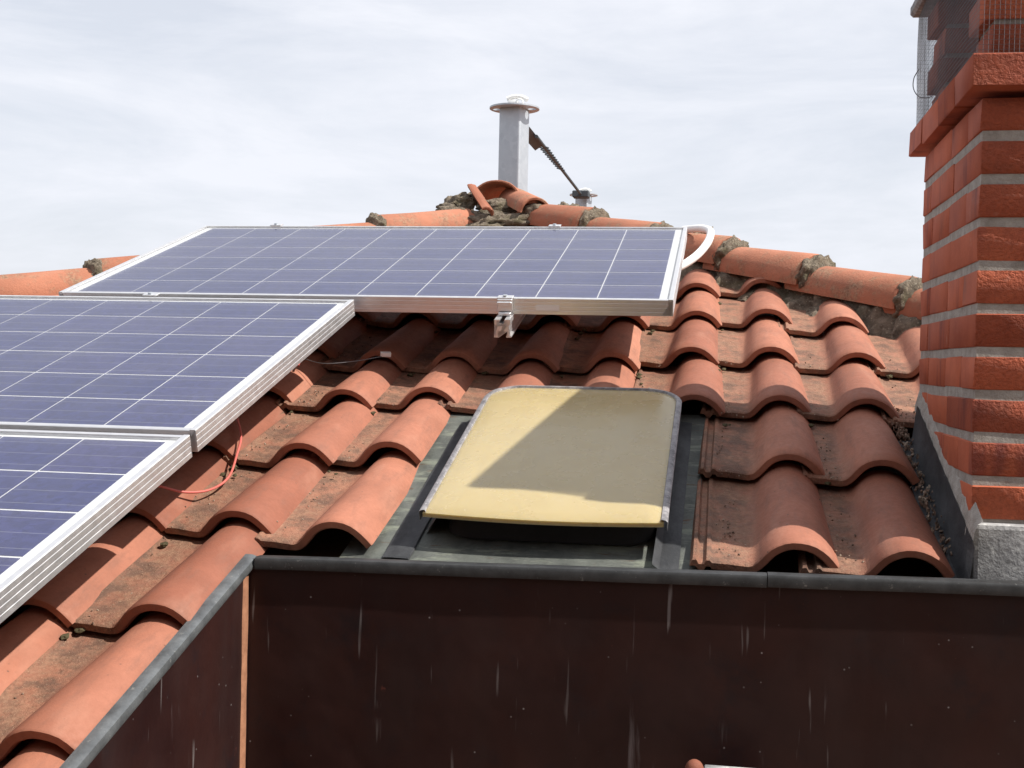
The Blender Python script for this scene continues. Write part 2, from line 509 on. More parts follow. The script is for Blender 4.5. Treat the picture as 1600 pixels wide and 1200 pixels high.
# KT enlarges roof, skylight, chimney and walls about the camera to fit panel shadows (a tile covers 0.21 x 0.366 m)
KT = 1.065
OFF = Vector((-.11323, .26072, .02867))  # keeps the camera point fixed while the rest is enlarged
TO = Vector((0, -0.93175, -0.39966))   # tile frame origin: crown of lip row 0
ROT_T = Matrix.Rotation(ST, 3, 'X')
ROT_P = Matrix.Rotation(S, 3, 'X')


def RW(p): return KT * Vector(p) + OFF
def T2W(p): return RW(TO + ROT_T @ Vector(p))
def W2T(p): return ROT_T.transposed() @ ((Vector(p) - OFF) / KT - TO)
def T0W(p): return TO + ROT_T @ Vector(p)
def P2W(u, v, h): return ROT_P @ Vector((u, -v, h))


# ------------------------------------------------------------------ ground and terrace
g = bmesh.new()
bmesh.ops.create_grid(g, x_segments=8, y_segments=8, size=900)
tag(ob('ground', me_from(g, 'ground'), M_GND, None, (0, 300, -9)), kind='structure')
tag(centred_box('terrace_floor', (.90, -5.6, -2.28), (4.4, -1.90, -2.155), M_PAVE), kind='structure')

# unseen house wall inferred behind the viewer, added to darken surfaces facing it
bm = box_bm((-1.5, -5.9, -2.2), (6.5, -5.6, 1.9))
tag(ob('unseen_house_wall', me_from(bm, 'unseen_house_wall'), M_HOUSE), kind='structure')

# ------------------------------------------------------------------ roof
roof = empty('tiled_roof', RW(TO), (ST, 0, 0), KT)
tag(roof, 'sloping roof of orange clay roll tiles with mortared hips', 'roof')
U0, DU, DV = .8749, .197, .3441
APEX = (.90, 1.80)
HIP_R = -1.0       # dy/du of the right hip
HIP_L = 1.02


def hip_y(u):
    return APEX[1] + (u - APEX[0]) * HIP_R if u > APEX[0] else APEX[1] + (u - APEX[0]) * HIP_L


PROF = [(-.170, -.0370), (-.164, -.0360), (-.1605, -.0440), (-.151, -.0445), (-.1475, -.0370), (-.1425, -.0370), (-.138, -.0415),
        (-.112, -.0432), (-.092, -.0452), (-.079, -.0463), (-.0715, -.0448), (-.0655, -.0402), (-.0595, -.0332), (-.0515, -.0235),
        (-.043, -.0150), (-.033, -.0083), (-.020, -.0029), (-.007, -.0003), (.007, -.0003), (.020, -.0028), (.033, -.0079), (.044, -.0149),
        (.053, -.0230), (.060, -.0312), (.0655, -.0385), (.0695, -.0440)]


def tile_bm(seed, width_left=True):
    rnd = random.Random(seed)
    bm = bmesh.new()
    prof = PROF
    k = len(prof)
    nrm = []
    for i in range(k):
        a = Vector(prof[max(i - 1, 0)]); c_ = Vector(prof[min(i + 1, k - 1)])
        t = (c_ - a).normalized(); nrm.append(Vector((-t.y, t.x)))
    sm = [Vector((0, 0))] * k
    for i in range(k):                       # soften normals over the ribs
        acc = Vector((0, 0))
        for j in range(max(0, i - 2), min(k, i + 3)): acc += nrm[j]
        sm[i] = acc.normalized()
    stations = [(0.0, .0028, .0128), (.0035, 0, .0165), (.05, 0, .0150), (.16, 0, .0125), (.28, 0, .012), (.430, 0, .012)]
    top, bot = [], []
    ph = rnd.uniform(0, 50)
    for (y, inset, th) in stations:
        tr, br = [], []
        for i, (x, z) in enumerate(prof):
            sx = 1 - .16 * y / .4 if x > -.075 else 1
            wob = noise.noise(Vector((x * 22 + ph, y * 9, ph))) * .0012
            yy = y + (noise.noise(Vector((x * 30, ph, 3))) * .0022 if y < .01 else 0)
            base = Vector((x * sx if x > -.075 else x, z if x < -.085 else -.0455 + (z + .0455) * (1 - .20 * y / .4)))
            tp = base - sm[i] * inset
            bt = base - sm[i] * (inset + th if y > 0 else th + .0012)
            dz = -.068 * y + wob
            tr.append(bm.verts.new((tp.x, yy, tp.y + dz)))
            br.append(bm.verts.new((bt.x, yy, bt.y + dz)))
        top.append(tr); bot.append(br)
    ns = len(stations)
    for s in range(ns - 1):
        for i in range(k - 1):
            bm.faces.new((top[s][i], top[s][i + 1], top[s + 1][i + 1], top[s + 1][i]))
            bm.faces.new((bot[s][i + 1], bot[s][i], bot[s + 1][i], bot[s + 1][i + 1]))
        bm.faces.new((top[s][0], top[s + 1][0], bot[s + 1][0], bot[s][0]))
        bm.faces.new((top[s + 1][k - 1], top[s][k - 1], bot[s][k - 1], bot[s + 1][k - 1]))
    for i in range(k - 1):
        bm.faces.new((top[0][i + 1], top[0][i], bot[0][i], bot[0][i + 1]))
        bm.faces.new((top[-1][i], top[-1][i + 1], bot[-1][i + 1], bot[-1][i]))
    return bm


TILE_ME = [me_from(tile_bm(s), 'roof_tile', 50) for s in range(7)]
for me in TILE_ME: me.materials.append(M_TILE)


def want(i, k):
    u = U0 + i * DU; y = -DV * k
    if y > hip_y(u) - .12: return False
    if i <= 0: return k <= 9 if i > -8 else k <= 9
    if i == 1: return k <= 3
    if i in (2, 3): return k <= 1
    if i == 4: return k <= 1
    if i in (5, 6): return k <= 3
    if i in (7, 8, 9, 10, 11): return k <= 1
    return False


# shifts of single tiles from the regular spacing, fitted to image coordinates (across, along)
LIPS = {(0, 0): (.006, -.07), (0, 1): (.004, -.015), (0, 2): (.016, -.006), (0, 3): (.007, .008), (0, 4): (.009, .005), (0, 5): (.006, .013), (0, 6): (.008, 0), (0, 7): (.008, 0), (1, 0): (.002, -.057), (1, 1): (-.001, .018),
        (1, 2): (-.004, .021), (1, 3): (.002, -.024), (2, 0): (0, -.055), (3, 0): (.004, -.03), (4, 1): (.015, .012), (4, 0): (0, .031), (4, -1): (.003, .031), (4, -2): (-.004, -.011),
        (5, 1): (.008, .027), (5, 0): (0, .044), (5, -1): (0, .061), (5, -2): (-.01, .053), (5, 2): (.014, .025), (5, 3): (.009, -.031), (6, 1): (-.004, .016), (6, 0): (.006, .015),
        (6, -1): (-.003, -.013), (6, 2): (-.010, .010), (6, 3): (-.010, -.037)}
rt = random.Random(5)
for k in range(9, -6, -1):
    for i in range(-10, 9):
        if not want(i, k): continue
        u = U0 + i * DU + rt.uniform(-.0018, .0018)
        y = -DV * k + rt.uniform(-.003, .003)
        du_, dy_ = LIPS.get((i, k), (0, 0))
        u += du_ * .9; y += dy_ * .9
        rot = (rt.uniform(-.008, .008), rt.uniform(-.020, .020), rt.uniform(-.012, .012))
        me = TILE_ME[rt.randrange(7)]
        # cut where the tile would pass the hip
        cut = [h for h in (1, -1) if (y + .41 > APEX[1] + (u - APEX[0] + (-.17 if h < 0 else .07)) * (HIP_R if h > 0 else HIP_L) - .02)]
        if cut:
            bm = bmesh.new(); bm.from_mesh(me)
            for h in cut:
                sl = HIP_R if h > 0 else HIP_L
                nv = Vector((-sl, 1, 0)).normalized()
                p0 = Vector((APEX[0] - u, APEX[1] - y - .035, 0))
                bmesh.ops.bisect_plane(bm, geom=bm.verts[:] + bm.edges[:] + bm.faces[:], plane_co=p0, plane_no=nv, clear_outer=True)
            if not bm.faces: bm.free(); continue
            me2 = bpy.data.meshes.new('roof_tile'); bm.to_mesh(me2); bm.free()
            if not me2.materials: me2.materials.append(M_TILE)
            me = me2
        ob('roof_tile', me, None, roof, (u, y, rt.uniform(-.001, .001)), rot)

# boarding under the tiles, and the two roof faces that fall away behind the hips
FAR = 7.0
Zd = -.098


def ridge_at(d):                     # point on the ridge behind the apex, tile frame
    return Vector((APEX[0], APEX[1], Zd)) + ROT_T.transposed() @ Vector((0, d, 0))


def poly(name, pts, m, parent, th=.02):
    bm = bmesh.new()
    a = [bm.verts.new(p) for p in pts]
    bm.faces.new(a)
    r = bmesh.ops.extrude_face_region(bm, geom=bm.faces[:])
    for e in r['geom']:
        if isinstance(e, bmesh.types.BMVert): e.co.z -= th
    return ob(name, me_from(bm, name), m, parent)


ul, ur = -1.35, 3.0
poly('roof_deck', [(.93, -3.5, Zd), (.93, -1.08, Zd), (2.9, -1.08, Zd), (2.9, hip_y(2.9), Zd), (APEX[0], APEX[1], Zd), (ul, hip_y(ul), Zd), (ul, -3.5, Zd)], M_DECK, roof)
e_r = Vector((2.9, hip_y(2.9), Zd)); e_l = Vector((ul, hip_y(ul), Zd)); ap = Vector((APEX[0], APEX[1], Zd))
back = ROT_T.transposed() @ Vector((0, FAR, 0))
poly('roof_deck', [ap, e_r, e_r + back, ap + back], M_HIP, roof)
poly('roof_deck', [ap, ap + back, e_l + back, e_l], M_HIP, roof)


def barrel(name, p0, p1, r0, r1, up=(0, 0, 1), arc=165, flat=1.0, th=.013, m=None, parent=None, seg=14, seed=0):
    """curved clay cap tile from p0 (wide, lower end) to p1"""
    p0, p1 = Vector(p0), Vector(p1)
    L = (p1 - p0).length
    d = (p1 - p0).normalized(); up = Vector(up); sx = d.cross(up).normalized(); uz = sx.cross(d).normalized()
    rot = Matrix((sx, d, uz)).transposed()
    bm = bmesh.new(); outs, ins = [], []
    rn = random.Random(seed)
    for (t, extra) in ((0, -.003), (.012, 0), (.35, 0), (.7, 0), (1, 0)):
        r = r0 + (r1 - r0) * t + extra
        o_, i_ = [], []
        for j in range(seg + 1):
            a = R(90 - arc / 2 + arc * j / seg)
            w = noise.noise(Vector((j * .5, t * 5, seed * 3.3))) * .003
            e = (noise.noise(Vector((j * .7, seed * 2.1, 5))) * .006) if t in (0, 1) else 0
            o_.append(bm.verts.new(((r + w) * math.cos(a), t * L + e, (r + w) * math.sin(a) * flat)))
            rr = r - th - extra * 2
            i_.append(bm.verts.new((rr * math.cos(a), t * L + e, rr * math.sin(a) * flat)))
        outs.append(o_); ins.append(i_)
    for s in range(4):
        for j in range(seg):
            bm.faces.new((outs[s][j], outs[s][j + 1], outs[s + 1][j + 1], outs[s + 1][j]))
            bm.faces.new((ins[s][j + 1], ins[s][j], ins[s + 1][j], ins[s + 1][j + 1]))
        bm.faces.new((outs[s][0], outs[s + 1][0], ins[s + 1][0], ins[s][0]))
        bm.faces.new((outs[s + 1][seg], outs[s][seg], ins[s][seg], ins[s + 1][seg]))
    for j in range(seg):
        bm.faces.new((outs[0][j + 1], outs[0][j], ins[0][j], ins[0][j + 1]))
        bm.faces.new((outs[-1][j], outs[-1][j + 1], ins[-1][j + 1], ins[-1][j]))
    return ob(name, me_from(bm, name, 45), m or M_HIP, parent, p0, rot.to_euler())


def lump(name, c, size, seed, parent, m=None, sub=4, amp=.35, rot=(0, 0, 0)):
    bm = bmesh.new()
    bmesh.ops.create_icosphere(bm, subdivisions=sub, radius=1)
    for v in bm.verts:
        d = v.co.normalized()
        k = 1 + amp * noise.noise(d * 2.2 + Vector((seed, 0, 0))) + amp * .6 * noise.noise(d * 5.5 + Vector((0, seed, 0))) + amp * .4 * noise.noise(d * 13 + Vector((0, 0, seed))) + amp * .3 * noise.noise(d * 27 + Vector((seed, 0, seed)))
        v.co = Vector([d[i] * k * size[i] for i in range(3)])
    return ob(name, me_from(bm, name, 180), m or M_MORT, parent, c, rot)


# hip caps: they climb to the apex, each upper one lapping the one below
hd_r = Vector((1, HIP_R, 0)).normalized()
hd_l = Vector((-1, -HIP_L, 0)).normalized()
sd = 0
for hd, first, count in ((hd_r, .12, 8), (hd_l, .20, 8)):
    for q in range(count):
        a = Vector((APEX[0], APEX[1], 0)) + hd * (first + q * .345)
        z = -.012 if hd is hd_r else -.022
        top = a + Vector((0, 0, z - .010)); low = a + hd * .40 + Vector((0, 0, z + .012))
        sd += 1
        barrel('hip_tile', low + Vector((0, 0, rt.uniform(-.003, .005))), top, .078 + rt.uniform(-.003, .003), .066, arc=178, seed=sd, parent=roof)
        # rough mortar collar at the lap
        if q < count - 1:
            lump('mortar_collar', low + hd * .004 + Vector((0, 0, .012)), (.034, .072, .064), sd * 3.7, roof, sub=4, amp=.24, rot=(0, 0, math.atan2(hd.y, hd.x)))

# lumpy mortar bed below the hip caps
for hd, sgn in ((hd_r, 1), (hd_l, -1)):
    bm = bmesh.new()
    Lh, nu, nvv = 3.0, 260, 9
    side = Vector((-sgn * hd.y * 1.0, sgn * hd.x, 0)); side = Vector((hd.y, -hd.x, 0)) if sgn > 0 else Vector((-hd.y, hd.x, 0))
    grid = []
    for i in range(nu + 1):
        t = .02 + Lh * i / nu
        row = []
        for j in range(nvv + 1):
            s_ = j / nvv
            w = -.02 + .15 * s_
            zz = .010 - .085 * s_ ** 1.5
            p = Vector((APEX[0], APEX[1], 0)) + hd * t + side * w + Vector((0, 0, zz))
            nn = noise.noise(p * 16 + Vector((sgn * 9, 0, 0))) * .020 + noise.noise(p * 45) * .012 + noise.noise(p * 110) * .006
            row.append(bm.verts.new(p + Vector((0, 0, nn)) + side * nn * .8))
        grid.append(row)
    for i in range(nu):
        for j in range(nvv):
            bm.faces.new((grid[i][j], grid[i + 1][j], grid[i + 1][j + 1], grid[i][j + 1]))
    ob('mortar_bed', me_from(bm, 'mortar_bed', 180), M_MORT, roof)

# apex cluster: ridge caps running back, with an open end towards the viewer
ridge_dir = ROT_T.transposed() @ Vector((0, 1, 0))
upT = ROT_T.transposed() @ Vector((0, 0, 1))
for q in range(6):
    w0 = Vector((0.7809, 1.0888, 0.2467)) + Vector((-.0, q * .36, -.012 * min(q, 1)))
    w1 = w0 + Vector((.035, .42, -.02))
    barrel('ridge_tile', W2T(w0), W2T(w1), .100, .088, up=upT, arc=158, flat=.72, seed=60 + q, parent=roof)
# caps meeting under the ridge end
barrel('hip_tile', W2T(Vector((0.7759, 0.8872, 0.1448))), W2T(Vector((0.6834, 1.0156, 0.2608))), .040, .036, up=upT + Vector((.9, -.3, 0)), arc=110, seed=81, parent=roof)
barrel('hip_tile', W2T(Vector((0.9794, 0.905, 0.1576))), W2T(Vector((0.8281, 1.2268, 0.2488))), .064, .058, up=upT, arc=175, seed=82, parent=roof)
lump('mortar_collar', W2T(Vector((0.9782, 0.912, 0.161))), (.050, .02, .034), 5.5, roof, amp=.22)
lump('mortar_collar', W2T(Vector((0.6361, 1.0267, 0.2039))), (.088, .06, .042), 9.1, roof, amp=.34, rot=(0, -.35, 0))
lump('mortar_collar', W2T(Vector((0.6285, 0.9433, 0.1513))), (.07, .05, .038), 12.7, roof, amp=.4)
lump('mortar_collar', W2T(Vector((0.7918, 1.094, 0.2072))), (.085, .05, .034), 15.2, roof, amp=.2)
lump('mortar_collar', W2T(Vector((0.7882, 0.9365, 0.1143))), (.17, .07, .05), 18.9, roof, amp=.6, sub=4)
lump('mortar_collar', W2T(Vector((1.0953, 0.9901, 0.1733))), (.05, .05, .03), 21.3, roof, amp=.6)
lump('mortar_collar', W2T(Vector((1.6541, 0.4117, -0.0147))), (.05, .06, .055), 25.3, roof, amp=.6)

# grit washed into the pans
bm = bmesh.new()
rg = random.Random(31)
for _ in range(1100):
    i = rg.choice([-1, 0, 0, 1, 4, 5, 5, 6, 6, 7]); k = rg.choice([0, 1, 1, 2, 2, 3, 3, 4, 5])
    if not want(i, k): continue
    fy = abs(rg.gauss(0, .09)) if rg.random() < .5 else rg.uniform(.0, .33)
    if fy > .34: continue
    u = U0 + i * DU - .100 + rg.gauss(0, .016); y = -DV * k + fy
    z = -.0440 - .068 * fy + (u - (U0 + i * DU - .100)) * -.2
    r = rg.uniform(.0008, .0024)
    t = bmesh.new(); bmesh.ops.create_icosphere(t, subdivisions=1, radius=r)
    for v in t.verts: v.co = v.co * rg.uniform(.6, 1.25) + Vector((u, y, z + r * .4))
    merge(bm, t)
for _ in range(260):                       # gravel in the gutter beside the chimney
    y = rg.uniform(-.98, -.25); u = 2.118 + rg.gauss(0, .008); r = rg.uniform(.0015, .0042)
    t = bmesh.new(); bmesh.ops.create_icosphere(t, subdivisions=1, radius=r)
    for v in t.verts: v.co = v.co * rg.uniform(.6, 1.25) + Vector((u, y, -.054 + rg.uniform(0, .008)))
    merge(bm, t)
bm2 = bmesh.new()
for i in range(-1, 8):
    for k in range(-3, 6):
        if not want(i, k) or not want(i + 1, k): continue
        du_, dy_ = LIPS.get((i, k), (0, 0))
        for _ in range(rg.randrange(1, 5)):
            r = rg.uniform(.0025, .0065)
            t = bmesh.new(); bmesh.ops.create_icosphere(t, subdivisions=2, radius=r)
            cpt = Vector((U0 + i * DU + du_ + .074 + rg.gauss(0, .007), -DV * k + dy_ - abs(rg.gauss(0, .03)) + .01, -.056))
            for v in t.verts: v.co = Vector((v.co.x * 1.3, v.co.y * 1.5, v.co.z * .7)) * (1 + .6 * noise.noise(v.co * 300 + cpt * 50)) + cpt
            merge(bm2, t)
tag(ob('moss', me_from(bm2, 'moss'), M_MOSS, roof), kind='stuff')
tag(ob('roof_grit', me_from(bm, 'roof_grit'), M_PEB, roof), kind='stuff')

# ------------------------------------------------------------------ skylight
sl = empty('skylight', T2W((1.434, -.70, -.07)), (ST, 0, 0), KT)
tag(sl, 'amber skylight hatch with rounded corners on a dark curb amid the tiles', 'skylight')
SO = Vector((1.434, -.70, -.07))


def sk(p): return Vector(p) - SO


# cover sheet
def outline(u0, u1, y0, y1, rad, bow, nseg=8):
    pts = []
    for i in range(13):
        t = i / 12
        pts.append((u0 + (u1 - u0) * t, y0 - bow * math.sin(math.pi * t)))
    for i in range(nseg + 1):
        a = R(90 * i / nseg); pts.append((u1 - rad + rad * math.cos(a), y1 - rad + rad * math.sin(a)))
    for i in range(nseg + 1):
        a = R(90 + 90 * i / nseg); pts.append((u0 + rad + rad * math.cos(a), y1 - rad + rad * math.sin(a)))
    return pts


def inset_pts(pts, c, sx, sy): return [(c[0] + (p[0] - c[0]) * sx, c[1] + (p[1] - c[1]) * sy) for p in pts]


OUT = outline(1.226, 1.648, -1.017, -.335, .075, .012)
cc = (1.437, -.68)
bm = bmesh.new()
rings = []
for (f, z) in ((1.0, -.004), (1.0, .004), (.985, .0065), (.93, .010), (.8, .0135), (.6, .0165), (.35, .0185), (.12, .019)):
    ring = [bm.verts.new(sk((p[0], p[1], z))) for p in inset_pts(OUT, cc, f, f if f < .99 else 1)]
    rings.append(ring)
kk = len(OUT)
for a, b_ in zip(rings, rings[1:]):
    for i in range(kk): bm.faces.new((a[i], a[(i + 1) % kk], b_[(i + 1) % kk], b_[i]))
bm.faces.new(rings[-1]); bm.faces.new(rings[0][::-1])
cov = ob('cover', me_from(bm, 'cover', 40), M_AMB, sl)
# grey rim on three sides
bm = bmesh.new()
side_pts = OUT[12:] + [OUT[0]]
prev = None
for i, p in enumerate(side_pts):
    d = Vector((p[0] - cc[0], p[1] - cc[1]))
    nx = Vector(side_pts[min(i + 1, len(side_pts) - 1)]) - Vector(side_pts[max(i - 1, 0)])
    nn = Vector((nx.y, -nx.x)).normalized()
    w = .0015 * noise.noise(Vector((p[0] * 40, p[1] * 40, 2)))
    q = [sk((p[0] + nn.x * o, p[1] + nn.y * o, z + w)) for o, z in ((.006, -.012), (.007, .006), (.003, .0095), (-.004, .0105), (-.006, .006))]
    ring = [bm.verts.new(c_) for c_ in q]
    if prev:
        for j in range(4): bm.faces.new((prev[j], ring[j], ring[j + 1], prev[j + 1]))
    prev = ring
ob('rim', me_from(bm, 'rim', 50), M_RIM, cov)
# curb, its near-black colour standing in for the shadow of the overhanging cover
CUR = outline(1.262, 1.632, -.985, -.365, .07, .0)
CUR2 = CUR
bm = bmesh.new()
def rr_outline(u0, u1, y0, y1, r, ns=6):
    pts = []
    for (cx_, cy_, a0) in ((u1 - r, y0 + r, -90), (u1 - r, y1 - r, 0), (u0 + r, y1 - r, 90), (u0 + r, y0 + r, 180)):
        for i in range(ns + 1):
            a = R(a0 + 90 * i / ns); pts.append((cx_ + r * math.cos(a), cy_ + r * math.sin(a)))
    return pts
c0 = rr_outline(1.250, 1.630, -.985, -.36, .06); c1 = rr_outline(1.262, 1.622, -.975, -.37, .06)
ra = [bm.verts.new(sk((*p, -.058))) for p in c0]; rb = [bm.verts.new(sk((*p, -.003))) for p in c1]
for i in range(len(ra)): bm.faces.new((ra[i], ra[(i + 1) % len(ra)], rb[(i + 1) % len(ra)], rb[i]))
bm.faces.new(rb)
ob('curb', me_from(bm, 'curb', 50), M_CURB_SHADE, sl)
# base sheet with its folded gutter edges
def strip_sheet(name, prof, y0, y1, m, wob=.0015, ny=24):
    bm = bmesh.new(); rows = []
    for j in range(ny + 1):
        y = y0 + (y1 - y0) * j / ny
        rows.append([bm.verts.new(sk((u + noise.noise(Vector((u * 20, y * 9, 1))) * wob, y, z + noise.noise(Vector((u * 14, y * 10, 4))) * wob))) for u, z in prof])
    for a, b_ in zip(rows, rows[1:]):
        for i in range(len(prof) - 1): bm.faces.new((a[i], a[i + 1], b_[i + 1], b_[i]))
    r = bmesh.ops.solidify(bm, geom=bm.faces[:], thickness=.002)
    return ob(name, me_from(bm, name, 35), m, sl)
strip_sheet('flashing_sheet', [(1.085, -.064), (1.12, -.062), (1.16, -.062), (1.22, -.062), (1.30, -.062), (1.45, -.062), (1.60, -.062), (1.66, -.062), (1.705, -.062)], -1.125, -.30, M_FLASH)
strip_sheet('flashing_fold', [(1.162, -.0600), (1.164, -.0575), (1.180, -.057), (1.200, -.057), (1.210, -.0575), (1.212, -.060)], -1.075, -.40, M_LEAD)
strip_sheet('flashing_fold', [(1.216, -.0595), (1.232, -.038), (1.246, -.016), (1.256, -.014)], -.965, -.36, M_LEAD)
strip_sheet('flashing_fold', [(1.632, -.045), (1.644, -.056), (1.664, -.057), (1.676, -.0595)], -1.075, -.36, M_LEAD)

# ------------------------------------------------------------------ solar panels
CELL = .158
CELL_ME = me_from(box_bm((-.0774, -.0760, -.0003), (.0774, .0760, .0003)), 'cell'); CELL_ME.materials.append(M_CELL)
PW, PH = 1.65, .99


def long_prof(sg):
    """frame section: sg = +1 outer side looks towards +; coords (across, height)"""
    p = [(0, -.040), (.0, -.031), (-.0007, -.0305), (-.0007, -.0285), (0, -.028), (0, -.020), (-.0007, -.0195), (-.0007, -.0175), (0, -.017), (0, -.009), (-.0006, -.0085), (-.0006, -.007), (0, -.0065),
         (0, .0005), (-.0015, .002), (-.0115, .002), (-.012, -.0035), (-.004, -.0045), (-.004, -.0385), (-.028, -.0385), (-.028, -.040)]
    return [(sg * a, b_) for a, b_ in p]


def solar_panel(u0, v0, label):
    """u0, v0: outer left edge and outer top edge in the panel plane"""
    base = P2W(u0 + PW / 2, v0 + PH / 2, 0)
    p = empty('solar_panel', base, (S, 0, 0))
    tag(p, label, 'solar panel', 'solar panels on the roof')
    hx, hy = PW / 2, PH / 2
    for sg in (1, -1):
        bm = extrude_profile([(a + sg * hx, b_) for a, b_ in long_prof(sg)], -hy, hy, 'y')
        ob('frame_bar', me_from(bm, 'frame_bar', 25), M_ALU, p)
        bm = extrude_profile([(a + sg * (hy - .0005), b_ - .0004) for a, b_ in long_prof(sg)], -hx + .0122, hx - .0122, 'x')
        ob('frame_bar', me_from(bm, 'frame_bar', 25), M_ALU, p)
    ob('backsheet', me_from(box_bm((-hx + .005, -hy + .005, -.0062), (hx - .005, hy - .005, -.0050)), 'backsheet'), M_BACK, p)
    gl_ = bmesh.new(); vs = [gl_.verts.new(c_) for c_ in ((-hx + .006, -hy + .006, -.0012), (hx - .006, -hy + .006, -.0012), (hx - .006, hy - .006, -.0012), (-hx + .006, hy - .006, -.0012))]
    gl_.faces.new(vs)
    ob('glass', me_from(gl_, 'glass'), M_GLASS, p)
    for i in range(10):
        for j in range(6):
            ob('cell', CELL_ME, None, p, (-4.5 * CELL + i * CELL, -2.5 * CELL + j * CELL, -.0045))
    return p


P1 = solar_panel(-.035, -.021, 'topmost solar panel, whole in view, directly below the roof apex')
P2 = solar_panel(.806 - PW, 1.0097, 'solar panel at left between the topmost panel and the bottom one')
P3 = solar_panel(.806 - PW, 2.046 - .021, 'bottom-left solar panel nearest the viewer, cut off by the picture edge')
# maker's sticker on the front bar of the topmost panel
ob('sticker', me_from(box_bm((-.030, -.0006, -.007), (.030, .0006, .007), .0), 'sticker'), M_WHITE, P1, (1.30 - (-.035 + PW / 2), -PH / 2 - .0002 + .0001, -.0235))

# mounting rails under the panels
RAIL = [(-.020, 0), (-.020, -.012), (-.016, -.014), (-.016, -.041), (-.022, -.043), (-.022, -.046), (-.009, -.046), (-.009, -.043), (-.013, -.041), (-.013, -.030),
        (.013, -.030), (.013, -.041), (.009, -.043), (.009, -.046), (.022, -.046), (.022, -.043), (.016, -.041), (.016, -.014), (.020, -.012), (.020, 0), (.006, 0), (.006, -.003), (.013, -.004), (.013, -.016), (-.013, -.016), (-.013, -.004), (-.006, -.003), (-.006, 0)]


def rail(u, va, vb, label):
    L = vb - va
    bm = extrude_profile(RAIL, -L / 2, L / 2, 'y')
    o = ob('mounting_rail', me_from(bm, 'mounting_rail', 25), M_ALU, None, P2W(u, (va + vb) / 2, -.0405), (S, 0, 0))
    tag(o, label, 'rail', 'aluminium rails under the panels')


rail(1.193, -.06, 1.028, 'aluminium rail whose cut end pokes out below the topmost panel')
rail(.242, -.07, 3.05, 'aluminium rail hidden under the left part of the stacked panels')
rail(-.62, 1.00, 3.05, 'aluminium rail under the far left of the lower panels')


def clamp(u, v, label, end=False):
    """v = panel edge; end clamps hook over the edge from below"""
    c = empty('panel_clamp', P2W(u, v, 0), (S, 0, 0))
    tag(c, label, 'clamp', 'clamps holding the panels')
    tp_ = ob('top_plate', me_from(box_bm((-.020, -.012, .0026), (.020, .014, .0056), .0008, 1), 'top_plate'), M_ALU, c)
    bm = bmesh.new(); bmesh.ops.create_cone(bm, segments=12, radius1=.006, radius2=.006, depth=.005, cap_ends=True)
    ob('bolt', me_from(bm, 'bolt', 40), M_GALV, tp_, (0, -.004, .008))
    if end:
        ob('body', me_from(box_bm((-.019, -.016, -.030), (.019, -.0022, .0024), .0015, 1), 'body'), M_ALU, c)
        ob('jaw', me_from(box_bm((-.019, -.022, -.012), (.019, -.0165, -.004), .0015, 1), 'jaw'), M_ALU, c)
        ob('foot', me_from(box_bm((-.016, -.024, -.0395), (.016, -.004, -.031), .0015, 1), 'foot'), M_ALU, c)
    return c


clamp(1.193, .9705, 'silver end clamp gripping the front edge of the topmost panel', True)
clamp(.244, .992, 'flat silver clamp in the gap between the topmost and left panel')
clamp(1.183, -.025, 'small silver clamp on the top edge below the roof apex')
clamp(.222, -.025, 'small silver clamp on the top edge near the panel corner at left')

# ------------------------------------------------------------------ chimney
CXa, CXb, CYa, CYb = 2.144, 2.754, -1.905, -1.325
ch = empty('chimney', RW((CXa, CYa, -.85)), k=KT)
tag(ch, 'square red brick chimney with wire mesh under its cap', 'chimney')
CO = Vector((CXa, CYa, -.85))
BH, PITCH, ZB = .0540, .0700, -.679
brick_cache = {}


def brick_me(lx, ly, lz, var):
    key = (round(lx, 4), round(ly, 4), round(lz, 4), var)
    if key not in brick_cache:
        bm = box_bm((-lx / 2, -ly / 2, -lz / 2), (lx / 2, ly / 2, lz / 2), .0022, 1)
        rn = random.Random(var * 7 + int(lx * 1000))
        for v in bm.verts: v.co += Vector([rn.uniform(-.0013, .0013) for _ in range(3)])
        me = me_from(bm, 'brick', 50); me.materials.append(M_BRICK); brick_cache[key] = me
    return brick_cache[key]


rb_ = random.Random(3)


def brick(lo, hi, name='brick'):
    c = Vector([(lo[i] + hi[i]) / 2 for i in range(3)])
    me = brick_me(hi[0] - lo[0], hi[1] - lo[1], hi[2] - lo[2], rb_.randrange(4))
    return ob(name, me, None, ch, c - CO + Vector((rb_.uniform(-.001, .001), rb_.uniform(-.001, .001), 0)), (0, 0, rb_.uniform(-.002, .002)))


def course(x0, x1, y0, y1, z0, z1, odd, depth=.115, L=.24, joint=.0014):
    def run(a, b_, first):
        out = []; t = a
        ln = first
        while t < b_ - .02:
            e = min(t + ln, b_)
            if b_ - e < .06: e = b_
            out.append((t, e - joint)); t = e; ln = L
        out[-1] = (out[-1][0], b_)
        return out
    if odd:
        for y_ in (y0, y1 - depth):
            for a, b_ in run(x0, x1, L): brick((a, y_, z0), (b_, y_ + depth, z1))
        for x_ in (x0, x1 - depth):
            for a, b_ in run(y0 + depth + joint, y1 - depth - joint, .16): brick((x_, a, z0), (x_ + depth, b_, z1))
    else:
        for x_ in (x0, x1 - depth):
            for a, b_ in run(y0, y1, L): brick((x_, a, z0), (x_ + depth, b_, z1))
        for y_ in (y0, y1 - depth):
            for a, b_ in run(x0 + depth + joint, x1 - depth - joint, L): brick((a, y_, z0), (b_, y_ + depth, z1))


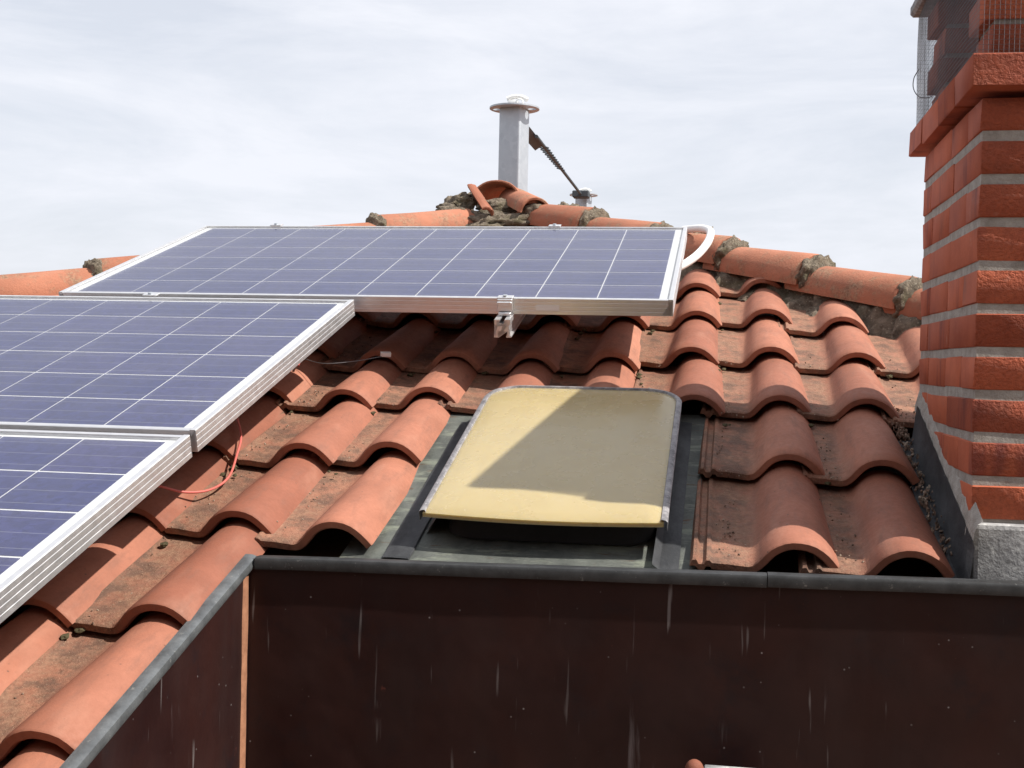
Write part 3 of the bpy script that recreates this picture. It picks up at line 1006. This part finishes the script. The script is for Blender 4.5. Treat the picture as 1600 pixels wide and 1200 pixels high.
for q in range(10):
    z = ZB + q * PITCH
    course(CXa, CXb, CYa, CYb, z, z + BH, q % 2)
centred_box('mortar_core', (CXa + .0028, CYa + .0028, -.9), (CXb - .0028, CYb - .0028, .0), M_CEM)
bpy.data.objects['mortar_core'].parent = ch
bpy.data.objects['mortar_core'].location -= CO
# projecting ledge
LX0, LX1, LY0, LY1 = 2.122, 2.780, -1.938, -1.262
course(LX0, LX1, LY0, LY1, .015, .068, 1, depth=.16)
o = centred_box('ledge_mortar', (LX0 + .01, LY0 + .01, .019), (LX1 - .01, LY1 - .01, .071), M_CEM); o.parent = ch; o.location -= CO
# open top: brick piers round the sooty flue
z = .080
for q in range(4):
    z0_, z1_ = z + q * .0580, z + q * .0580 + .0475
    s_ = .012 if q % 2 else 0
    for x_ in (2.160, 2.615):
        for y_ in (-1.885, -1.430):
            brick((x_ - s_ * (1 if x_ < 2.4 else -1), y_, z0_), (x_ + .115 - s_ * (1 if x_ < 2.4 else -1), y_ + .13, z1_))
            if q < 3:
                o = centred_box('pier_mortar', (x_ + .006, y_ + .006, z1_ - .001), (x_ + .109, y_ + .124, z1_ + .0115), M_CEM); o.parent = ch; o.location -= CO
    for x_ in (2.36,):
        for y_ in (-1.885, -1.430): brick((x_, y_, z0_), (x_ + .13, y_ + .115, z1_))
o = centred_box('flue', (2.30, -1.80, .066), (2.575, -1.53, .303), M_SOOT); o.parent = ch; o.location -= CO
o = centred_box('bed_mortar', (2.160, -1.892, .0715), (2.735, -1.30, .0795), M_CEM); o.parent = ch; o.location -= CO
o = centred_box('cap_slab', (2.116, -1.940, .312), (2.786, -1.256, .338), M_CONC, None, .006, 1); o.parent = ch; o.location -= CO
# wire mesh round the opening
bm = bmesh.new()
mx0, mx1, my0, my1, mz0, mz1 = 2.130, 2.772, -1.930, -1.270, .068, .314
stp = .0078


def wire(bm, a, b_, r=.00036):
    a, b_ = Vector(a), Vector(b_); d = (b_ - a).normalized()
    s1 = d.cross(Vector((.3, .5, .8))).normalized() * r; s2 = d.cross(s1).normalized() * r
    q0 = [bm.verts.new(a + e) for e in (s1, s2, -s1, -s2)]; q1 = [bm.verts.new(b_ + e) for e in (s1, s2, -s1, -s2)]
    for i in range(4): bm.faces.new((q0[i], q0[(i + 1) % 4], q1[(i + 1) % 4], q1[i]))


def bulge(p, c=Vector((0, 0, 0))):
    k = .006 * noise.noise(p * 6)
    return p + Vector((k, k, 0)) - CO


for side in range(4):
    if side < 2: y_ = (my0, my1)[side]; A, B = Vector((mx0, y_, 0)), Vector((mx1, y_, 0))
    else: x_ = (mx0, mx1)[side - 2]; A, B = Vector((x_, my0, 0)), Vector((x_, my1, 0))
    L = (B - A).length; nn_ = int(L / stp)
    for i in range(nn_ + 1):
        p = A + (B - A) * i / nn_
        zs = [mz0 + (mz1 - mz0) * t / 4 for t in range(5)]
        for za, zb in zip(zs, zs[1:]): wire(bm, bulge(Vector((p.x, p.y, za))), bulge(Vector((p.x, p.y, zb))))
    nz_ = int((mz1 - mz0) / stp)
    for j in range(nz_ + 1):
        zz = mz0 + (mz1 - mz0) * j / nz_
        for t in range(8):
            pa, pb = A + (B - A) * t / 8, A + (B - A) * (t + 1) / 8
            wire(bm, bulge(Vector((pa.x, pa.y, zz))), bulge(Vector((pb.x, pb.y, zz))))
ob('wire_mesh', me_from(bm, 'wire_mesh'), M_WIRE, ch)
lw = spline([(2.1233, -1.2759, 0.1996), (2.1145, -1.2675, 0.1827), (2.1123, -1.2785, 0.1586), (2.1192, -1.298, 0.138), (2.1309, -1.3164, 0.1299), (2.1406, -1.3452, 0.1262)], 6)
o = ob('loose_wire', me_from(tube_bm([p + Vector((.012, 0, 0)) - CO for p in lw], .0011, 5), 'loose_wire', 60), M_WIRE, ch)
# grey base, mortar haunch and lead gutter along the roof side
o = centred_box('base_block', (CXa + .002, CYa - .022, -1.02), (CXb - .004, CYb, -.6855), M_CONC, None, .008, 2); o.parent = ch; o.location -= CO
bm = bmesh.new(); rows = []
for j in range(41):
    y = -1.095 + .66 * j / 40                                # tile frame
    row = []
    for (x_, z_) in ((2.102, -.058), (2.126, -.057), (2.134, -.048), (2.1385, .022)):
        row.append(bm.verts.new(T0W((x_ + noise.noise(Vector((y * 8, z_ * 9, 1))) * .001, y, z_ + noise.noise(Vector((y * 7, x_ * 9, 7))) * .002)) - CO))
    rows.append(row)
for a, b_ in zip(rows, rows[1:]):
    for i in range(3): bm.faces.new((a[i], a[i + 1], b_[i + 1], b_[i]))
bmesh.ops.solidify(bm, geom=bm.faces[:], thickness=.002)
ob('lead_gutter', me_from(bm, 'lead_gutter', 40), M_LEAD, ch)
bm = bmesh.new(); rows = []
for j in range(61):
    y = -1.07 + .66 * j / 60
    row = []
    for (x_, z_) in ((2.1390, .012), (2.1395, .026), (2.141, .044), (2.145, .060), (2.152, .070)):
        e = noise.noise(Vector((y * 25, z_ * 30, 5))) * .004 + noise.noise(Vector((y * 70, z_ * 90, 2))) * .002
        row.append(bm.verts.new(T0W((x_ - e * .5, y, z_ + e * 2 - .012)) - CO))
    rows.append(row)
for a, b_ in zip(rows, rows[1:]):
    for i in range(4): bm.faces.new((a[i], a[i + 1], b_[i + 1], b_[i]))
ob('mortar_haunch', me_from(bm, 'mortar_haunch', 180), M_CEM, ch)

# ------------------------------------------------------------------ brown walls of the terrace
fw = empty('terrace_wall', RW((1.0, -2.02, -2.05)), k=KT)
tag(fw, 'dark brown painted wall with grey metal edge across the bottom', 'wall')
FO = Vector((1.0, -2.02, -2.05))


def wall_prism(name, pts, th, m, parent, org, nrm):
    bm = bmesh.new(); a = [bm.verts.new(Vector(p) - org) for p in pts]; b_ = [bm.verts.new(Vector(p) + Vector(nrm) * th - org) for p in pts]
    k = len(a); bm.faces.new(a); bm.faces.new(b_[::-1])
    for i in range(k): bm.faces.new((a[i], b_[i], b_[(i + 1) % k], a[(i + 1) % k]))
    return ob(name, me_from(bm, name), m, parent)


def ztop(x): return -.7835 + (x - .958) * .0150
wall_prism('panel', [(.9505, -2.008, -2.05), (4.2, -2.008, -2.05), (4.2, -2.008, ztop(4.2) - .004), (.9505, -2.008, ztop(.96) - .004)], .03, M_PAINT, fw, FO, (0, 1, 0))


def cap_strip(xa, xb, dz=0.0):
    bm = bmesh.new(); rows = []
    nseg = max(4, int((xb - xa) / .04))
    for i in range(nseg + 1):
        x = xa + (xb - xa) * i / nseg
        zt = ztop(x) + dz + noise.noise(Vector((x * 5, dz * 900, 0))) * .0014
        yo = noise.noise(Vector((x * 4, 3, dz * 900))) * .001
        rows.append([bm.verts.new(Vector((x, -2.010 + a + yo, zt + c_)) - FO) for a, c_ in ((.0, -.021), (-.006, -.020), (-.008, -.006), (-.005, -.001), (.002, .0008), (.022, .0), (.026, -.004), (.026, -.012))])
    k = len(rows[0])
    for a, b_ in zip(rows, rows[1:]):
        for i in range(k): bm.faces.new((a[i], a[(i + 1) % k], b_[(i + 1) % k], b_[i]))
    bm.faces.new(rows[0]); bm.faces.new(rows[-1][::-1])
    return ob('cap_strip', me_from(bm, 'cap_strip', 40), M_CAP, fw)


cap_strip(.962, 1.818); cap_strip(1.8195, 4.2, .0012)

lw_ = empty('terrace_wall', RW((.956, -3.2, -2.05)), k=KT)
tag(lw_, 'sloping brown painted side wall with pale metal rim at lower left', 'wall')
LO = Vector((.956, -3.2, -2.05))
def zrim(y): return -.785 + (y + 2.0) * .296
wall_prism('panel', [(.950, -6.2, -2.05), (.950, -2.0, -2.05), (.950, -2.0, zrim(-2.0) - .006), (.950, -6.2, zrim(-6.2) - .006)], .012, M_PAINT, lw_, LO, (-1, 0, 0))
bm = bmesh.new(); rows = []
for i in range(60):
    y = -1.995 - 4.2 * i / 59
    e = noise.noise(Vector((y * 7, 0, 2))) * .0012
    rows.append([bm.verts.new(Vector((.956 + a + e, y, zrim(y) + c_ + e)) - LO) for a, c_ in ((-.004, -.016), (.001, -.016), (.003, -.009), (.001, -.001), (-.006, .0015), (-.012, .0018), (-.019, .0015), (-.020, -.012))])
k = 8
for a, b_ in zip(rows, rows[1:]):
    for i in range(k): bm.faces.new((a[i], a[(i + 1) % k], b_[(i + 1) % k], b_[i]))
bm.faces.new(rows[0]); bm.faces.new(rows[-1][::-1])
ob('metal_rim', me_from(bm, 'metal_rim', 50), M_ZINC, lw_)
bm = bmesh.new(); rows = []
for i in range(50):
    z = -.815 - 1.2 * i / 49
    e = noise.noise(Vector((z * 14, 0, 9))) * .0025 + noise.noise(Vector((z * 45, 3, 9))) * .0015
    rows.append([bm.verts.new(Vector(p) - LO) for p in ((.9502, -2.037 + e, z), (.9525, -2.034 + e, z), (.9530, -2.022, z), (.9525, -2.017 - e, z), (.9502, -2.014 - e, z))])
for a, b_ in zip(rows, rows[1:]):
    for i in range(4): bm.faces.new((a[i], a[i + 1], b_[i + 1], b_[i]))
ob('sealant_strip', me_from(bm, 'sealant_strip', 60), M_SEAL, lw_)

# ------------------------------------------------------------------ flue posts behind the ridge


def flange_bm(r, th, holes, ns=40):
    bm = bmesh.new()
    def ring(cx_, cy_, rr, n_):
        vs = [bm.verts.new((cx_ + rr * math.cos(2 * math.pi * i / n_), cy_ + rr * math.sin(2 * math.pi * i / n_), 0)) for i in range(n_)]
        return [bm.edges.new((vs[i], vs[(i + 1) % n_])) for i in range(n_)]
    ed = ring(0, 0, r, ns)
    for h in holes: ed += ring(*h, 16)
    bmesh.ops.triangle_fill(bm, edges=ed, use_beauty=True)
    bmesh.ops.solidify(bm, geom=bm.faces[:], thickness=th)
    return bm


def flue_post(base, top, wd, rot, label, lean=True):
    base, top = Vector(base), Vector(top)
    p = empty('flue_post', base)
    tag(p, label, 'post', 'metal posts behind the ridge')
    H = top.z - base.z
    bm = box_bm((-wd / 2, -wd / 2, 0), (wd / 2, wd / 2, H), .012 * wd / .11, 3)
    ob('duct', me_from(bm, 'duct', 50), M_GALV, p, (0, 0, 0), (0, 0, rot))
    fr = wd * 1.07
    ob('flange', me_from(flange_bm(fr, .008, [(fr * .70, -fr * .1, fr * .17), (-fr * .70, fr * .1, fr * .17)]), 'flange'), M_GALV, p, (0, 0, H + .002), (0, 0, .15))
    cl_ = ob('collar', me_from(box_bm((-wd * .22, -wd * .2, 0), (wd * .22, wd * .2, wd * .30), .006, 2), 'collar', 40), M_WHITE, p, (-wd * .05, 0, H + .004))
    arc_ = [(-wd * .34, 0, wd * .36), (-wd * .1, 0, wd * .44), (wd * .15, 0, wd * .46), (wd * .38, 0, wd * .40), (wd * .55, 0, wd * .30)]
    ob('lever', me_from(tube_bm(spline(arc_, 4), wd * .10, 8), 'lever', 60), M_WHITE, cl_, (wd * .05, 0, 0))
    ob('hasp', me_from(tube_bm(spline([(wd * .12, -wd * .2, 0), (wd * .16, -wd * .2, wd * .28), (wd * .36, -wd * .2, wd * .26), (wd * .40, -wd * .2, 0)], 4), wd * .035, 6), 'hasp', 60), M_WHITE, cl_, (wd * .05, 0, 0))
    return p


b1 = Vector((0.654, 2.1928, 0.3273)); t1 = Vector((0.6604, 2.2034, 0.8523))
flue_post((t1.x, t1.y, b1.z - .25), t1, .119, R(-15), 'tall galvanised square post with round flange rising behind the roof apex')
b2 = Vector((0.6824, 5.1202, 0.6192)); t2 = Vector((0.6872, 5.1243, 0.8047))
flue_post((t2.x, t2.y, b2.z - .6), t2, .098, R(-15), 'short distant galvanised post with round flange right of the apex')

# antenna on the far post, boom coming towards the viewer
A0, A1 = Vector((0.687, 4.9617, 0.7918)), Vector((0.6993, 2.6951, 0.7992))
an = empty('antenna', A0)
tag(an, 'dark grey finned aerial on a slanting boom between the two posts', 'antenna')
d = (A1 - A0)
boom = ob('boom', me_from(tube_bm([(0, 0, 0), d * .5, d], .010, 8), 'boom', 60), M_DARK, an)
ob('bracket', me_from(box_bm((-.06, -.05, -.025), (.06, .05, .025), .006, 1), 'bracket'), M_DARK, an)
sx_ = Vector((1, 0, 0)); uz_ = d.normalized().cross(sx_).normalized()
for q in range(11):
    c_ = d * (.50 + .036 * q)
    L = .035 + .0015 * q
    dr = Vector((.78, .5, -.25)).normalized()
    dr = (dr - d.normalized() * dr.dot(d.normalized())).normalized()
    ob('director', me_from(tube_bm([c_ - dr * L, c_ + dr * L * .55], .0055, 6), 'director', 60), M_DARK, boom)
# mesh reflector wedge at the near end
for sgn in (1, -1):
    bm = bmesh.new()
    e0 = d * .88; e1 = d * 1.06
    fin = Vector((-.070 if sgn > 0 else -.03, .06 * sgn, -.03 if sgn > 0 else .03))
    q_ = [bm.verts.new(p) for p in (e0, e1 + Vector((-.018, 0, .02)), e1 + fin * .8, e0 + fin * .75)]
    bm.faces.new(q_)
    bmesh.ops.subdivide_edges(bm, edges=bm.edges[:], cuts=3, use_grid_fill=True)
    bmesh.ops.solidify(bm, geom=bm.faces[:], thickness=.004)
    ob('reflector', me_from(bm, 'reflector'), M_DARK, an)

# ------------------------------------------------------------------ cables


def cable(name, pts, r, m, label, cat, sides=8, nsub=7):
    c0 = Vector(pts[0])
    o = ob(name, me_from(tube_bm([p - c0 for p in spline(pts, nsub)], r, sides), name, 60), m, None, c0)
    return tag(o, label, cat)


def tl(u, y, z): return T2W((u, y, z))
cable('red_cable', [tl(.62, -.48, .03), tl(.676, -.53, .012), tl(.735, -.63, -.012), tl(.755, -.71, -.030), tl(.772, -.80, -.040), tl(.765, -.875, -.034), tl(.737, -.925, -.018), tl(.700, -.955, .006), tl(.655, -.965, .012), tl(.59, -.97, .02)],
      .0027, M_RED, 'thin red cable looping out from under the left panels onto the tiles', 'cable')
cable('steel_wire', [tl(.60, -.17, .03), tl(.70, -.17, .014), tl(.775, -.19, .004), tl(.85, -.16, .002), tl(.906, -.125, .004)], .0013, M_WIRE, 'thin steel wire stretched over tiles beneath the panels', 'wire', 6)
o = ob('connector', me_from(box_bm((-.014, -.007, -.006), (.014, .007, .006), .002, 2), 'connector', 40), M_WHITE, None, tl(.914, -.115, .007), (ST, 0, .4))
tag(o, 'small white connector at the end of the thin wire on the tiles', 'connector')
cable('short_cable', [tl(.62, -.06, .03), tl(.67, -.10, .018), tl(.705, -.15, .006), tl(.715, -.20, .0)], .003, M_RED, 'short piece of reddish cable beneath the left panel, near the steel wire', 'cable')
cable('white_conduit', [Vector((1.5246, -0.2686, -0.1601)), Vector((1.5797, -0.2184, -0.148)), Vector((1.6145, -0.1715, -0.1283)), Vector((1.6532, -0.1033, -0.0924)), Vector((1.6808, -0.0268, -0.0487)), Vector((1.6893, 0.0463, -0.0146)), Vector((1.6837, 0.1269, 0.0087)), Vector((1.6517, 0.2436, 0.0278)), Vector((1.5919, 0.3552, 0.0354))],
      .0130, M_WHITE, 'white plastic conduit curling up beside the right end of the top panel', 'conduit', 12)

# small things at the foot of the brown wall
kb = Vector((1.7105, -1.9434, -1.1134))
bm = bmesh.new(); bmesh.ops.create_uvsphere(bm, u_segments=16, v_segments=10, radius=.016)
for v in bm.verts: v.co.z *= 1.1
o = ob('clay_knob', me_from(bm, 'clay_knob', 180), M_TILE, None, kb)
st_ = bmesh.new(); tube_bm([(0, 0, -.01), (0, 0, -.95)], .010, 10, st_)
ob('stake', me_from(st_, 'stake', 60), M_DARK, o)
tag(o, 'little round clay knob at the bottom edge before the brown wall', 'knob')
bl_ = Vector((1.7263, -1.9658, -1.0954)); br_ = Vector((1.8145, -1.9506, -1.0945))
o = centred_box('pale_board', (bl_.x, bl_.y - .01, -2.155), (br_.x + .02, bl_.y + .01, bl_.z - .003), M_CONC, None, .002, 1)
tag(o, 'pale board edge at the bottom of the picture before the brown wall', 'board')
